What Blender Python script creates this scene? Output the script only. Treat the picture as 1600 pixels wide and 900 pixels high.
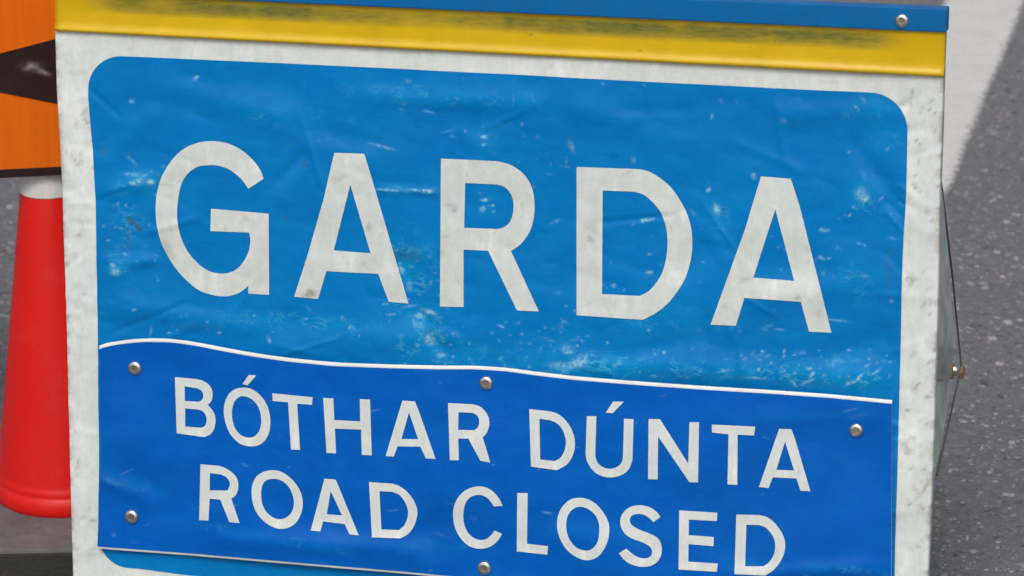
import bpy, bmesh, math, random
import numpy as np
from mathutils import Matrix, Vector
from mathutils.geometry import tessellate_polygon

for o in list(bpy.data.objects):
    bpy.data.objects.remove(o)
SC = bpy.context.scene
COL = SC.collection
random.seed(7)

# ------------------------------------------------------------------ camera
CAM_R = np.array([[0.967465, -0.066452, 0.244123],
                  [0.252031, 0.337745, -0.906868],
                  [-0.022188, 0.938889, 0.343504]])
CAM_P = np.array([1.2327, -3.01995, 1.5318])
F_PX = 6066.0                       # focal length in pixels of a 1600 px wide picture
cd = bpy.data.cameras.new('Camera')
cd.sensor_width = 36.0
cd.lens = 36.0 * F_PX / 1600.0
cd.clip_start, cd.clip_end = 0.05, 500.0
cd.dof.use_dof = True
cd.dof.focus_distance = 3.42
cd.dof.aperture_fstop = 13.0
cam = bpy.data.objects.new('Camera', cd)
COL.objects.link(cam)
m4 = Matrix([list(CAM_R[i]) + [CAM_P[i]] for i in range(3)] + [[0, 0, 0, 1]])
cam.matrix_world = m4
SC.camera = cam

# ------------------------------------------------------------------ light
SUN_EL, SUN_AZ = 48.0, 6.0        # azimuth: degrees from "behind the camera", negative = from its left
az_dir = math.radians(-90.0 + SUN_AZ)
sun_vec = Vector((math.cos(math.radians(SUN_EL)) * math.cos(az_dir),
                  math.cos(math.radians(SUN_EL)) * math.sin(az_dir),
                  math.sin(math.radians(SUN_EL))))
sd = bpy.data.lights.new('Sun', 'SUN')
sd.energy = 1.25
sd.angle = math.radians(22)
sd.color = (1.0, 0.985, 0.96)
sun = bpy.data.objects.new('Sun', sd)
COL.objects.link(sun)
sun.rotation_euler = sun_vec.to_track_quat('Z', 'Y').to_euler()

world = bpy.data.worlds.new('World')
SC.world = world
world.use_nodes = True
wn = world.node_tree
sky = wn.nodes.new('ShaderNodeTexSky')
sky.sky_type = 'NISHITA'
sky.sun_disc = False
sky.sun_elevation = math.radians(SUN_EL)
sky.sun_rotation = math.atan2(sun_vec.x, sun_vec.y)
sky.air_density = 1.3
sky.dust_density = 5.0
sky.ozone_density = 0.6
bg = wn.nodes['Background']
bg.inputs[1].default_value = 0.12
wn.links.new(sky.outputs[0], bg.inputs[0])
VS = SC.view_settings
VS.view_transform = 'Standard'
VS.look = 'None'
VS.exposure = 0.16
VS.gamma = 1.0
VS.use_curve_mapping = False

# ------------------------------------------------------------------ geometry of the sign plane
AL = math.radians(5.0)
O0 = np.array([0.0, 0.0, 0.085])
EX = np.array([1.0, 0.0, 0.0])
EV = np.array([0.0, math.sin(AL), math.cos(AL)])
EN = np.array([0.0, -math.cos(AL), math.sin(AL)])


def rays(px, py):
    px = np.asarray(px, float); py = np.asarray(py, float)
    c = np.stack([(px - 800) / F_PX, -(py - 450) / F_PX, -np.ones_like(px)], -1)
    return c @ CAM_R.T


def hit_plane(px, py, p0, n):
    d = rays(px, py)
    t = ((p0 - CAM_P) @ n) / (d @ n)
    return CAM_P + d * np.asarray(t)[..., None]


def uv_at(px, py, D=None, off=0.0):
    """(u, v, d) where the picture point lies on the sheet whose relief is D."""
    px = np.asarray(px, float); py = np.asarray(py, float)
    r = rays(px, py)
    rn = r @ EN
    d = np.full(px.shape, off)
    for _ in range(5):
        t = (((O0 - CAM_P) @ EN) + d) / rn
        q = CAM_P + r * t[..., None] - O0
        u, v = q @ EX, q @ EV
        d = off + (D(u, v) if D else 0.0)
    return u, v, d


def P(u, v, d):
    u = np.asarray(u, float)
    return O0 + u[..., None] * EX + np.asarray(v)[..., None] * EV + np.asarray(d)[..., None] * EN


def ground_at(px, py, z=0.0):
    return hit_plane(px, py, np.array([0, 0, z]), np.array([0, 0, 1.0]))


def project(p):
    c = (np.asarray(p) - CAM_P) @ CAM_R
    return 800 + F_PX * c[..., 0] / -c[..., 2], 450 - F_PX * c[..., 1] / -c[..., 2]


_rng = np.random.RandomState(11)
_lat = _rng.rand(128, 128)


def vnoise(x, y):
    xi = np.floor(x).astype(int); yi = np.floor(y).astype(int)
    fx = x - xi; fy = y - yi
    fx = fx * fx * fx * (fx * (6 * fx - 15) + 10); fy = fy * fy * fy * (fy * (6 * fy - 15) + 10)
    a = _lat[xi % 128, yi % 128]; b = _lat[(xi + 1) % 128, yi % 128]
    c = _lat[xi % 128, (yi + 1) % 128]; e = _lat[(xi + 1) % 128, (yi + 1) % 128]
    return (a * (1 - fx) + b * fx) * (1 - fy) + (c * (1 - fx) + e * fx) * fy


def ridge(u, v, u0, v0, u1, v1, w, h):
    """A soft crease between two points of the sheet."""
    dx, dy = u1 - u0, v1 - v0
    L = math.hypot(dx, dy)
    s = ((u - u0) * dx + (v - v0) * dy) / L
    e = -(u - u0) * dy / L + (v - v0) * dx / L
    along = np.clip(np.minimum(s, L - s) / (0.3 * L) + 0.35, 0, 1)
    return 1.7 * h * np.exp(-(e / w) ** 2) * along * along * (3 - 2 * along)


CREASES_PX = [  # x0, y0, x1, y1, half width (m), height (m)
    (560, 150, 860, 158, .010, .0012), (240, 130, 470, 190, .012, .0010), (430, 290, 480, 235, .006, -.0010),
    (590, 296, 690, 300, .004, .0009), (160, 470, 420, 520, .012, .0014), (420, 540, 760, 520, .014, .0016),
    (640, 470, 700, 560, .009, -.0016), (880, 565, 1400, 590, .012, .0018), (1050, 430, 1110, 380, .012, -.0012),
    (1180, 470, 1340, 440, .012, .0012), (1210, 180, 1390, 170, .010, .0012), (1330, 215, 1410, 330, .008, -.0011),
    (165, 300, 260, 275, .007, .0012), (170, 430, 240, 400, .007, .0012), (620, 400, 660, 470, .008, -.0012),
    (860, 150, 1150, 250, .016, .0010), (700, 200, 780, 240, .008, .0008), (1290, 560, 1400, 520, .012, -.0012),
    (250, 170, 160, 260, .010, .0009), (500, 200, 600, 230, .009, -.0008), (950, 560, 1130, 520, .010, -.0010),
]
CREASES = []
for a in CREASES_PX:
    uu, vv, _ = uv_at([a[0], a[2]], [a[1], a[3]])
    CREASES.append((uu[0], vv[0], uu[1], vv[1], a[4], a[5]))


_cr = random.Random(5)
for _ in range(52):
    u0, v0 = _cr.uniform(.01, .77), _cr.uniform(.0, .48)
    an = _cr.choice([0, .15, -.2, .6, -.7, 1.2, -1.1, 1.5]) + _cr.uniform(-.25, .25)
    ln = _cr.uniform(.025, .09)
    CREASES.append((u0, v0, u0 + ln * math.cos(an), v0 + ln * math.sin(an), _cr.uniform(.0022, .005), _cr.choice([-1, 1, 1]) * _cr.uniform(.00025, .0006)))
for _ in range(40):
    u0, v0 = _cr.choice([_cr.uniform(.003, .022), _cr.uniform(.742, .768)]), _cr.uniform(.0, .48)
    an = _cr.uniform(-1.0, 1.0)
    ln = _cr.uniform(.015, .035)
    CREASES.append((u0 - .5 * ln * math.cos(an), v0, u0 + .5 * ln * math.cos(an), v0 + ln * math.sin(an), _cr.uniform(.002, .004), _cr.choice([-1, 1]) * _cr.uniform(.0003, .0007)))


def D_sheet(u, v):
    u = np.asarray(u, float); v = np.asarray(v, float)
    d = 0.0034 * (vnoise(u * 7 + 3, v * 11 + 5) - .5)
    d += 0.0019 * (vnoise(u * 17 + v * 6 + 9, v * 30 + 2) - .5)
    d += 0.0006 * np.abs(vnoise(u * 30 - v * 14 + 31, v * 46 + u * 13 + 7) - .5) * 2
    d += 0.00018 * np.abs(vnoise(u * 60 + v * 30 + 71, v * 70 - u * 22 + 3) - .5) * 2
    d += 0.00012 * (vnoise(u * 95 + 40, v * 120 + 17) - .5)
    for c in CREASES:
        d = d + ridge(u, v, *c)
    e = np.clip(np.minimum(np.minimum(u - 0.0, 0.775 - u), 0.49 - v) / 0.03, 0, 1)
    return d * (0.5 + 0.5 * e)


RIV_PX = [(211, 575), (760, 598), (1338, 672), (206, 807), (757, 887), (1330, 958)]
_ru, _rv, _ = uv_at([p[0] for p in RIV_PX], [p[1] for p in RIV_PX])


def D_over(u, v):
    """Relief of the stiffer panel riveted over the sheet: bowed out between its rivets."""
    u = np.asarray(u, float); v = np.asarray(v, float)
    d = np.full(u.shape, 0.0085)
    for a, b in zip(_ru, _rv):
        d = d - 0.0045 * np.exp(-((u - a) ** 2 + (v - b) ** 2) / 0.055 ** 2)
    d = d + 0.0030 * (vnoise(u * 6 + 1.3, v * 9 + 22) - .5) + 0.0024 * (vnoise(u * 12 + 50, v * 26 + u * 9) - .5) + .0008 * (vnoise(u * 40 + 5, v * 60 + 8) - .5)
    for a in CREASES_OV:
        d = d + ridge(u, v, *a)
    return d


CREASES_OV = []
for a in [(160, 740, 260, 790, .010, .0011), (330, 838, 640, 850, .010, .0012), (470, 835, 700, 870, .012, .0008),
          (1120, 895, 1380, 880, .008, .0014), (505, 620, 520, 720, .004, .0008), (1150, 650, 1380, 640, .014, .0008),
          (640, 830, 760, 800, .012, -.0008), (860, 830, 1000, 840, .014, .0006)]:
    uu, vv, _ = uv_at([a[0], a[2]], [a[1], a[3]])
    CREASES_OV.append((uu[0], vv[0], uu[1], vv[1], a[4], a[5]))

# ------------------------------------------------------------------ helpers: objects
WLOC = {}


def link_mesh(name, verts, faces, mat, parent=None, smooth=False, center=None):
    verts = np.asarray(verts, float)
    c = verts.mean(0) if center is None else np.asarray(center, float)
    me = bpy.data.meshes.new(name)
    me.from_pydata((verts - c).tolist(), [], [list(map(int, f)) for f in faces])
    me.materials.append(mat)
    if smooth:
        me.polygons.foreach_set('use_smooth', np.ones(len(me.polygons), dtype=bool))
    me.update()
    o = bpy.data.objects.new(name, me)
    COL.objects.link(o)
    WLOC[o.name] = c
    if parent is not None:
        o.parent = parent
        o.location = Vector(c - WLOC[parent.name])
    else:
        o.location = Vector(c)
    return o


def thing(name, loc, label, cat, group=None):
    o = bpy.data.objects.new(name, None)
    o.empty_display_size = 0.05
    COL.objects.link(o)
    o.location = loc
    WLOC[o.name] = np.asarray(loc, float)
    o['label'] = label
    o['category'] = cat
    if group:
        o['group'] = group
    return o


def grid_faces(nr, nc, base=0):
    f = []
    for i in range(nr - 1):
        r0 = base + i * nc
        for j in range(nc - 1):
            a = r0 + j
            f.append((a, a + 1, a + nc + 1, a + nc))
    return f


def from_bm(name, bm, mat, parent=None, smooth=False):
    bm.normal_update()
    bm.verts.index_update()
    v = [tuple(x.co) for x in bm.verts]
    f = [[x.index for x in fa.verts] for fa in bm.faces]
    bm.free()
    return link_mesh(name, v, f, mat, parent, smooth)


def box_bm(corners8, bevel=0.0, seg=2):
    """corners8: bottom 4 then top 4, same order."""
    bm = bmesh.new()
    vs = [bm.verts.new(c) for c in corners8]
    for f in [(0, 3, 2, 1), (4, 5, 6, 7), (0, 1, 5, 4), (1, 2, 6, 5), (2, 3, 7, 6), (3, 0, 4, 7)]:
        bm.faces.new([vs[i] for i in f])
    bmesh.ops.recalc_face_normals(bm, faces=bm.faces)
    if bevel:
        bmesh.ops.bevel(bm, geom=list(bm.edges), offset=bevel, segments=seg, profile=.5, affect='EDGES')
    return bm


def tube_bm(pts, r, n=12, caps=True):
    pts = [Vector(p) for p in pts]
    bm = bmesh.new()
    rings = []
    for i, p in enumerate(pts):
        t = (pts[min(i + 1, len(pts) - 1)] - pts[max(i - 1, 0)]).normalized()
        a = t.orthogonal().normalized() if i == 0 else (a - t * a.dot(t)).normalized()
        b = t.cross(a)
        rings.append([bm.verts.new(p + (a * math.cos(k * 2 * math.pi / n) + b * math.sin(k * 2 * math.pi / n)) * r) for k in range(n)])
    for x, y in zip(rings, rings[1:]):
        for k in range(n):
            bm.faces.new((x[k], x[(k + 1) % n], y[(k + 1) % n], y[k]))
    if caps:
        bm.faces.new(rings[0][::-1]); bm.faces.new(rings[-1])
    return bm


def lathe(profile, center, n=64, axis=(0, 0, 1), xdir=None):
    ax = Vector(axis).normalized()
    a = Vector(xdir).normalized() if xdir is not None else ax.orthogonal().normalized()
    b = ax.cross(a)
    c = Vector(center)
    V, Fc = [], []
    for r, h in profile:
        for k in range(n):
            t = 2 * math.pi * k / n
            V.append(tuple(c + ax * h + (a * math.cos(t) + b * math.sin(t)) * r))
    for i in range(len(profile) - 1):
        for k in range(n):
            Fc.append((i * n + k, i * n + (k + 1) % n, (i + 1) * n + (k + 1) % n, (i + 1) * n + k))
    return V, Fc


# ------------------------------------------------------------------ helpers: materials
class M:
    def __init__(s, name):
        s.m = bpy.data.materials.new(name)
        s.m.use_nodes = True
        s.t = s.m.node_tree
        s.b = s.t.nodes['Principled BSDF']

    def n(s, kind, **kw):
        x = s.t.nodes.new('ShaderNode' + kind)
        for k, v in kw.items():
            setattr(x, k, v)
        return x

    def l(s, a, b):
        s.t.links.new(a, b)

    def coords(s, scale=(1, 1, 1), rot=(0, 0, 0), which='Object'):
        tc = s.n('TexCoord'); mp = s.n('Mapping')
        mp.inputs['Scale'].default_value = scale
        mp.inputs['Rotation'].default_value = rot
        s.l(tc.outputs[which], mp.inputs[0])
        return mp.outputs[0]

    def noise(s, scale, detail=4, rough=.55, vec=None, dist=0.0):
        x = s.n('TexNoise')
        x.inputs['Scale'].default_value = scale
        x.inputs['Detail'].default_value = detail
        x.inputs['Roughness'].default_value = rough
        x.inputs['Distortion'].default_value = dist
        s.l(vec if vec is not None else s.coords(), x.inputs['Vector'])
        return x.outputs[0]

    def voro(s, scale, vec=None, feature='F1', out='Distance', rnd=1.0):
        x = s.n('TexVoronoi', feature=feature)
        x.inputs['Scale'].default_value = scale
        x.inputs['Randomness'].default_value = rnd
        s.l(vec if vec is not None else s.coords(), x.inputs['Vector'])
        return x.outputs[out]

    def ramp(s, fac, stops):
        x = s.n('ValToRGB')
        e = x.color_ramp.elements
        while len(e) < len(stops):
            e.new(.5)
        for k, (p, c) in zip(e, stops):
            k.position = p
            k.color = (c, c, c, 1) if isinstance(c, (int, float)) else (*c, 1)
        s.l(fac, x.inputs[0])
        return x.outputs[0]

    def mix(s, fac, a, b, mode='MIX'):
        x = s.n('MixRGB', blend_type=mode)
        for sock, v in ((x.inputs[0], fac), (x.inputs[1], a), (x.inputs[2], b)):
            if isinstance(v, bpy.types.NodeSocket):
                s.l(v, sock)
            elif isinstance(v, (int, float)):
                sock.default_value = v if sock.type == 'VALUE' else (v, v, v, 1)
            else:
                sock.default_value = (*v, 1)
        return x.outputs[0]

    def math(s, op, a, b=0.0, clamp=False):
        x = s.n('Math', operation=op, use_clamp=clamp)
        for sock, v in ((x.inputs[0], a), (x.inputs[1], b)):
            if isinstance(v, bpy.types.NodeSocket):
                s.l(v, sock)
            else:
                sock.default_value = v
        return x.outputs[0]

    def attr(s, name):
        x = s.n('Attribute', attribute_name=name)
        return x.outputs['Fac']

    def set(s, color=None, rough=None, metal=None, spec=None, coat=None):
        for key, v in (('Base Color', color), ('Roughness', rough), ('Metallic', metal), ('Specular IOR Level', spec), ('Coat Weight', coat)):
            if v is None:
                continue
            if isinstance(v, bpy.types.NodeSocket):
                s.l(v, s.b.inputs[key])
            elif isinstance(v, (int, float)):
                s.b.inputs[key].default_value = v
            else:
                s.b.inputs[key].default_value = (*v, 1)
        return s

    def bump(s, h, strength=.3, dist=.001):
        x = s.n('Bump')
        x.inputs['Strength'].default_value = strength
        x.inputs['Distance'].default_value = dist
        s.l(h, x.inputs['Height'])
        s.l(x.outputs[0], s.b.inputs['Normal'])
        return s


def sheet_white(name, base=(.615, .68, .69), dirt=.8):
    m = M(name)
    v = m.coords((1, 1, 1))
    big = m.ramp(m.noise(11, 6, .65, v), [(.35, 0.0), (.70, 1.0)])
    mott = m.ramp(m.noise(52, 6, .72, m.coords((1.9, 1, .55))), [(.38, 0.0), (.72, 1.0)])
    fine = m.ramp(m.noise(190, 6, .75, v), [(.40, 0.0), (.75, 1.0)])
    spots = m.ramp(m.noise(58, 4, .6, v, .8), [(.64, 0.0), (.72, 1.0)])
    vs = m.coords((14, 1, 120), (0, .5, 0))
    lines = m.ramp(m.noise(1.4, 4, .65, vs), [(.64, 0.0), (.72, 1.0)])
    vs2 = m.coords((90, 1, 12), (0, -.25, 0))
    lines2 = m.ramp(m.noise(1.5, 4, .65, vs2), [(.66, 0.0), (.74, 1.0)])
    c = m.mix(m.math('MULTIPLY', big, .45), base, tuple(x * .82 for x in base))
    silv_glint = m.ramp(m.noise(22, 5, .65, m.coords((1.5, 1, .8), (0, .4, 0))), [(.52, 0.0), (.66, 1.0)])  # silvery glints of the reflective film, painted into the colour
    c = m.mix(m.math('MULTIPLY', silv_glint, .45), c, (.80, .85, .85))
    c = m.mix(m.math('MULTIPLY', mott, .38 * dirt), c, (.36, .41, .39))
    c = m.mix(m.math('MULTIPLY', fine, .32 * dirt), c, (.30, .325, .305))
    c = m.mix(m.math('MULTIPLY', spots, .22 * dirt), c, (.24, .24, .20))
    c = m.mix(m.math('MULTIPLY', lines, .38 * dirt), c, (.25, .275, .255))
    c = m.mix(m.math('MULTIPLY', lines2, .34 * dirt), c, (.26, .275, .25))
    g = m.math('MULTIPLY', m.attr('grime'), m.ramp(m.noise(300, 3, .6, v), [(.3, .3), (.6, 1.0)]), True)
    c = m.mix(m.math('MULTIPLY', g, .9, True), c, (.14, .12, .085))
    m.set(c, m.math('ADD', m.math('MULTIPLY', big, .15), .30), spec=.45)
    m.bump(m.noise(260, 3, .6, v), .12, .0006)
    return m.m


def sheet_blue(name, base, pale, scuff=1.0):
    m = M(name)
    v = m.coords()
    big = m.ramp(m.noise(7, 5, .6, m.coords((1, 1, 1.7))), [(.3, 0.0), (.75, 1.0)])
    mid = m.ramp(m.noise(38, 6, .68, m.coords((.7, 1, 1.3))), [(.42, 0.0), (.78, 1.0)])
    c = m.mix(m.math('MULTIPLY', big, .45), base, tuple(x * .68 for x in base))
    c = m.mix(m.math('MULTIPLY', mid, .30 * scuff), c, pale)
    pat = m.ramp(m.noise(15, 5, .65, m.coords((.8, 1, 1.5))), [(.52, 0.0), (.72, 1.0)])  # broad pale patches: sheen near the folds painted into the film colour
    c = m.mix(m.math('MULTIPLY', pat, .14 * scuff), c, pale)
    # fine wear: hairline scratches and flecks
    vs = m.coords((120, 1, 9), (0, .7, 0))
    vs2 = m.coords((10, 1, 150), (0, -.12, 0))
    s1 = m.ramp(m.noise(1.5, 3, .6, vs), [(.70, 0.0), (.76, 1.0)])
    s2 = m.ramp(m.noise(1.5, 3, .6, vs2), [(.70, 0.0), (.77, 1.0)])
    hair = m.math('MULTIPLY', m.math('ADD', s1, s2, True), m.ramp(m.noise(14, 3, .5, v), [(.48, 0.0), (.7, 1.0)]))
    c = m.mix(m.math('MULTIPLY', hair, .22 * scuff), c, (.10, .40, .60))
    sheen_fd = m.math('MULTIPLY', m.attr('sheen_fade'), m.ramp(m.noise(48, 6, .7, v), [(.34, .1), (.62, 1.0)]), True)  # teal patches: sky sheen painted into the colour, plus worn spots
    c = m.mix(m.math('MULTIPLY', sheen_fd, .5), c, (.002, .27, .52))
    wv = m.n('TexNoise'); wv.inputs['Scale'].default_value = 110; wv.inputs['Detail'].default_value = 4; m.l(v, wv.inputs['Vector'])
    va = m.n('VectorMath', operation='SCALE'); m.l(wv.outputs['Color'], va.inputs[0]); va.inputs['Scale'].default_value = .016
    vb_ = m.n('VectorMath', operation='ADD'); m.l(m.coords((.55, 1, 1.4)), vb_.inputs[0]); m.l(va.outputs[0], vb_.inputs[1])
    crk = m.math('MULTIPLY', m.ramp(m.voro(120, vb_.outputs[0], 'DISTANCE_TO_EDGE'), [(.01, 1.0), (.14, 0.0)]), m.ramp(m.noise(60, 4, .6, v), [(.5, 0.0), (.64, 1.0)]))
    c = m.mix(m.math('MULTIPLY', m.math('MULTIPLY', crk, m.attr('sheen_fade')), .5, True), c, (.12, .48, .64))
    fl = m.math('MULTIPLY', m.attr('scuff'), m.ramp(m.noise(330, 3, .6, v), [(.36, .15), (.58, 1.0)]), True)
    c = m.mix(m.math('MULTIPLY', fl, .85), c, (.30, .58, .68))
    c = m.mix(m.math('MULTIPLY', m.attr('grime'), m.ramp(m.noise(260, 3, .6, v), [(.3, .2), (.6, 1.0)]), True), c, (.045, .07, .065))
    m.set(c, m.math('ADD', m.math('MULTIPLY', mid, .18), .25), spec=.14)
    m.bump(m.noise(240, 3, .6, v), .10, .0006)
    return m.m


def plain(name, col, rough=.5, metal=0.0, var=.25, scale=30, bump=.15, spec=.5, bscale=220):
    m = M(name)
    f = m.ramp(m.noise(scale, 6, .6), [(.3, 0.0), (.75, 1.0)])
    c = m.mix(m.math('MULTIPLY', f, 1.0), col, tuple(x * (1 - var) for x in col))
    m.set(c, m.math('ADD', m.math('MULTIPLY', f, .12), rough), metal, spec)
    m.bump(m.noise(bscale, 3, .6), bump, .0006)
    return m.m


MAT_WHITE = sheet_white('reflective_white_sheet')
MAT_LETTER = sheet_white('reflective_white_letter', (.565, .63, .64), .85)
MAT_LETTER2 = sheet_white('reflective_white_small_letter', (.585, .65, .665), .6)
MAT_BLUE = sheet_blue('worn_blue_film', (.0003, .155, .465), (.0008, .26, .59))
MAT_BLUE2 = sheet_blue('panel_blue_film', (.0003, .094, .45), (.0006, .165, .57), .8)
MAT_PANEL_EDGE = plain('white_plastic_core', (.72, .74, .74), .35)
MAT_GALV = plain('dull_galvanised_steel', (.42, .46, .44), .45, .4, .3, 60)
MAT_STEEL = plain('rivet_steel', (.62, .59, .54), .26, 1.0, .25, 500)
def rivet_mat():
    m = M('worn_rivet_steel')
    f = m.ramp(m.noise(600, 5, .65), [(.35, 0.0), (.7, 1.0)])
    c = m.mix(f, (.66, .66, .65), (.48, .46, .44))
    c = m.mix(m.attr('core'), c, (.38, .31, .25))
    m.set(c, .34, 1.0)
    return m.m


MAT_RIVET = rivet_mat()
MAT_BOARD = plain('grey_backing_board', (.30, .30, .29), .6)
MAT_BACKFRAME = plain('galvanised_tube', (.40, .41, .40), .42, .8, .3, 60)


def yellow_mat():
    m = M('yellow_painted_metal')
    c = m.mix(m.ramp(m.noise(24, 5, .6), [(.3, 0.0), (.8, 1.0)]), (.58, .385, .003), (.47, .30, .003))
    vs = m.coords((40, 1, 200))
    lines = m.ramp(m.noise(1.6, 4, .7, vs), [(.45, 0.0), (.7, 1.0)])
    mask = m.math('MULTIPLY', m.attr('rub'), m.ramp(m.noise(40, 5, .65, m.coords((.4, 1, 1.3))), [(.36, .35), (.52, 1.0)]), True)
    c = m.mix(m.math('MULTIPLY', m.attr('rub'), m.ramp(m.noise(14, 4, .6), [(.3, .25), (.6, .7)]), True), c, (.20, .20, .02))
    c = m.mix(m.math('MULTIPLY', mask, m.math('ADD', m.math('MULTIPLY', lines, .45), .55), True), c, (.045, .085, .035))
    sp = m.math('MULTIPLY', m.ramp(m.noise(70, 4, .6, m.coords((.6, 1, 1))), [(.70, 0.0), (.75, 1.0)]), .6)
    c = m.mix(sp, c, (.12, .13, .05))
    m.set(c, .30, spec=.35)
    m.bump(m.noise(120, 4, .6), .12, .0008)
    return m.m


MAT_YELLOW = yellow_mat()
MAT_BAR = plain('blue_painted_metal', (.0005, .115, .345), .30, 0, .2, 40, .08, .2)


def asphalt_mat():
    m = M('asphalt')
    v = m.coords()
    big = m.ramp(m.noise(2.2, 5, .6, v), [(.3, 0.0), (.7, 1.0)])
    grain = m.noise(320, 8, .8, v)
    vor = m.voro(150, v)
    cell = m.voro(150, v, out='Color')
    pits = m.ramp(m.noise(58, 6, .7, v, .5), [(.31, 1.0), (.40, 0.0)])
    c = m.mix(big, (.225, .222, .232), (.19, .188, .197))
    bw = m.n('RGBToBW'); m.l(cell, bw.inputs[0])
    c = m.mix(.5, c, m.mix(bw.outputs[0], (.11, .108, .114), (.27, .265, .275)))
    c = m.mix(m.ramp(grain, [(.35, .75), (.62, 0.0)]), c, (.085, .083, .088))
    c = m.mix(m.math('MULTIPLY', pits, .7), c, (.05, .048, .052))
    pale = m.ramp(m.noise(40, 4, .55, v), [(.66, 0.0), (.73, 1.0)])
    c = m.mix(m.math('MULTIPLY', pale, .35), c, (.36, .35, .35))
    m.set(c, .85, spec=.25)
    h = m.math('ADD', m.math('MULTIPLY', m.math('SUBTRACT', 1.0, vor), .7), m.math('MULTIPLY', grain, .8))
    h = m.math('SUBTRACT', h, m.math('MULTIPLY', pits, 1.2))
    m.bump(h, .8, .003)
    return m.m


def paint_mat():
    m = M('worn_road_paint')
    v = m.coords()
    f = m.noise(24, 6, .65, v)
    c = m.mix(m.ramp(f, [(.35, 0.0), (.7, 1.0)]), (.58, .58, .55), (.51, .51, .48))
    worn = m.ramp(m.noise(75, 7, .72, v), [(.62, 0.0), (.70, 1.0)])
    c = m.mix(m.math('MULTIPLY', worn, .7), c, (.22, .21, .21))
    ew = m.math('ADD', m.attr('wear'), m.math('MULTIPLY', m.math('SUBTRACT', m.noise(110, 6, .75, v), .5), 2.2))
    c = m.mix(m.ramp(ew, [(.50, 0.0), (.85, 1.0)]), c, (.19, .188, .196))
    m.set(c, .8, spec=.25)
    m.bump(m.noise(160, 6, .7, v), .6, .003)
    return m.m


MAT_ASPHALT = asphalt_mat()
MAT_PAINT = paint_mat()


def mesh_attr(o, name, vals):
    a = o.data.attributes.new(name, 'FLOAT', 'POINT')
    a.data.foreach_set('value', np.asarray(vals, dtype=np.float32).ravel())


# ================================================================== setting
S = 40.0
road = link_mesh('road', [(-S, -S, 0), (S, -S, 0), (S, S, 0), (-S, S, 0)], [(0, 1, 2, 3)], MAT_ASPHALT, center=(0, 0, 0))
road['kind'] = 'structure'
road['label'] = 'grey weathered asphalt road surface behind the sign'

# white road marking running away behind the sign
rp = np.array([(1604, 0), (1592, 35), (1575, 75), (1557, 120), (1537, 165), (1517, 215), (1498, 265), (1480, 305)], float)
g = ground_at(rp[:, 0], rp[:, 1], 0.004)
g0, g1 = g[-1], g[0]
dirv = (g1 - g0) / np.linalg.norm(g1 - g0)
nrm = np.array([-dirv[1], dirv[0], 0.0])          # to the left of the running direction
lw = float((ground_at(1468, 0, 0.004) - g1) @ nrm)
ss = np.arange(-3.2, 9.0, 0.012)
MKC = [0, .03, .06, .1, .15, .22, .35, .6, .85, 1]
gs = (g - g0) @ dirv
gofs = (g - g0) @ nrm
order = np.argsort(gs)
V, Fc = [], []
for s in ss:
    o1 = np.interp(s, gs[order], gofs[order], 0, 0)
    o1 += 0.003 * (vnoise(np.array(s * 14.), np.array(3.3)) - .5) + 0.001 * (vnoise(np.array(s * 70.), np.array(8.3)) - .5)
    o2 = lw + 0.008 * (vnoise(np.array(s * 30.), np.array(13.3)) - .5)
    for k in MKC:
        zq = {0: -.0045, .03: -.0031, .06: -.0024, 1: -.0045}.get(k, -.0020)
        V.append(g0 + dirv * s + nrm * (o1 + (o2 - o1) * k) + np.array([0, 0, zq]))
    # a rolled edge so the paint has thickness
mk_faces = grid_faces(len(ss), len(MKC))
mk = link_mesh('road_marking', V, mk_faces, MAT_PAINT)
mk['kind'] = 'structure'
mk['label'] = 'worn white painted line on the asphalt at the upper right'
mesh_attr(mk, 'wear', np.tile([1, .8, .6, .42, .25, .12, 0, 0, .2, 1], len(ss)))

# pale stone chips bedded in the asphalt
MAT_CHIP = plain('pale_stone', (.42, .42, .41), .8, 0, .5, 160)
chip_px = [(1573, 346, 7), (1558, 394, 7), (1566, 432, 5), (1574, 503, 10), (1549, 528, 8), (1560, 568, 7), (1579, 692, 7),
           (1580, 773, 8), (1588, 404, 6), (1535, 700, 3), (14, 323, 6), (1497, 845, 3)]
for (x, y, s) in chip_px:
    c = ground_at(float(x), float(y), 0.001)
    r = s * np.linalg.norm(c - CAM_P) / F_PX
    n = 8
    ph = random.random() * 6
    V, Fc = [], []
    rad = [random.uniform(.35, 1.25) for _ in range(n)]
    for k in range(n):
        t = 2 * math.pi * k / n + ph
        V.append(c + np.array([math.cos(t) * r * rad[k] * 1.1, math.sin(t) * r * rad[k] * .9, -.002]))
    for k in range(n):
        t = 2 * math.pi * k / n + ph
        V.append(c + np.array([math.cos(t) * r * rad[k] * .8, math.sin(t) * r * rad[k] * .65, .0006 + .0008 * random.random()]))
    Fc = [(k, (k + 1) % n, n + (k + 1) % n, n + k) for k in range(n)] + [tuple(range(n, 2 * n))]
    link_mesh('stone_chip', V, Fc, MAT_CHIP, road, False)

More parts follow.
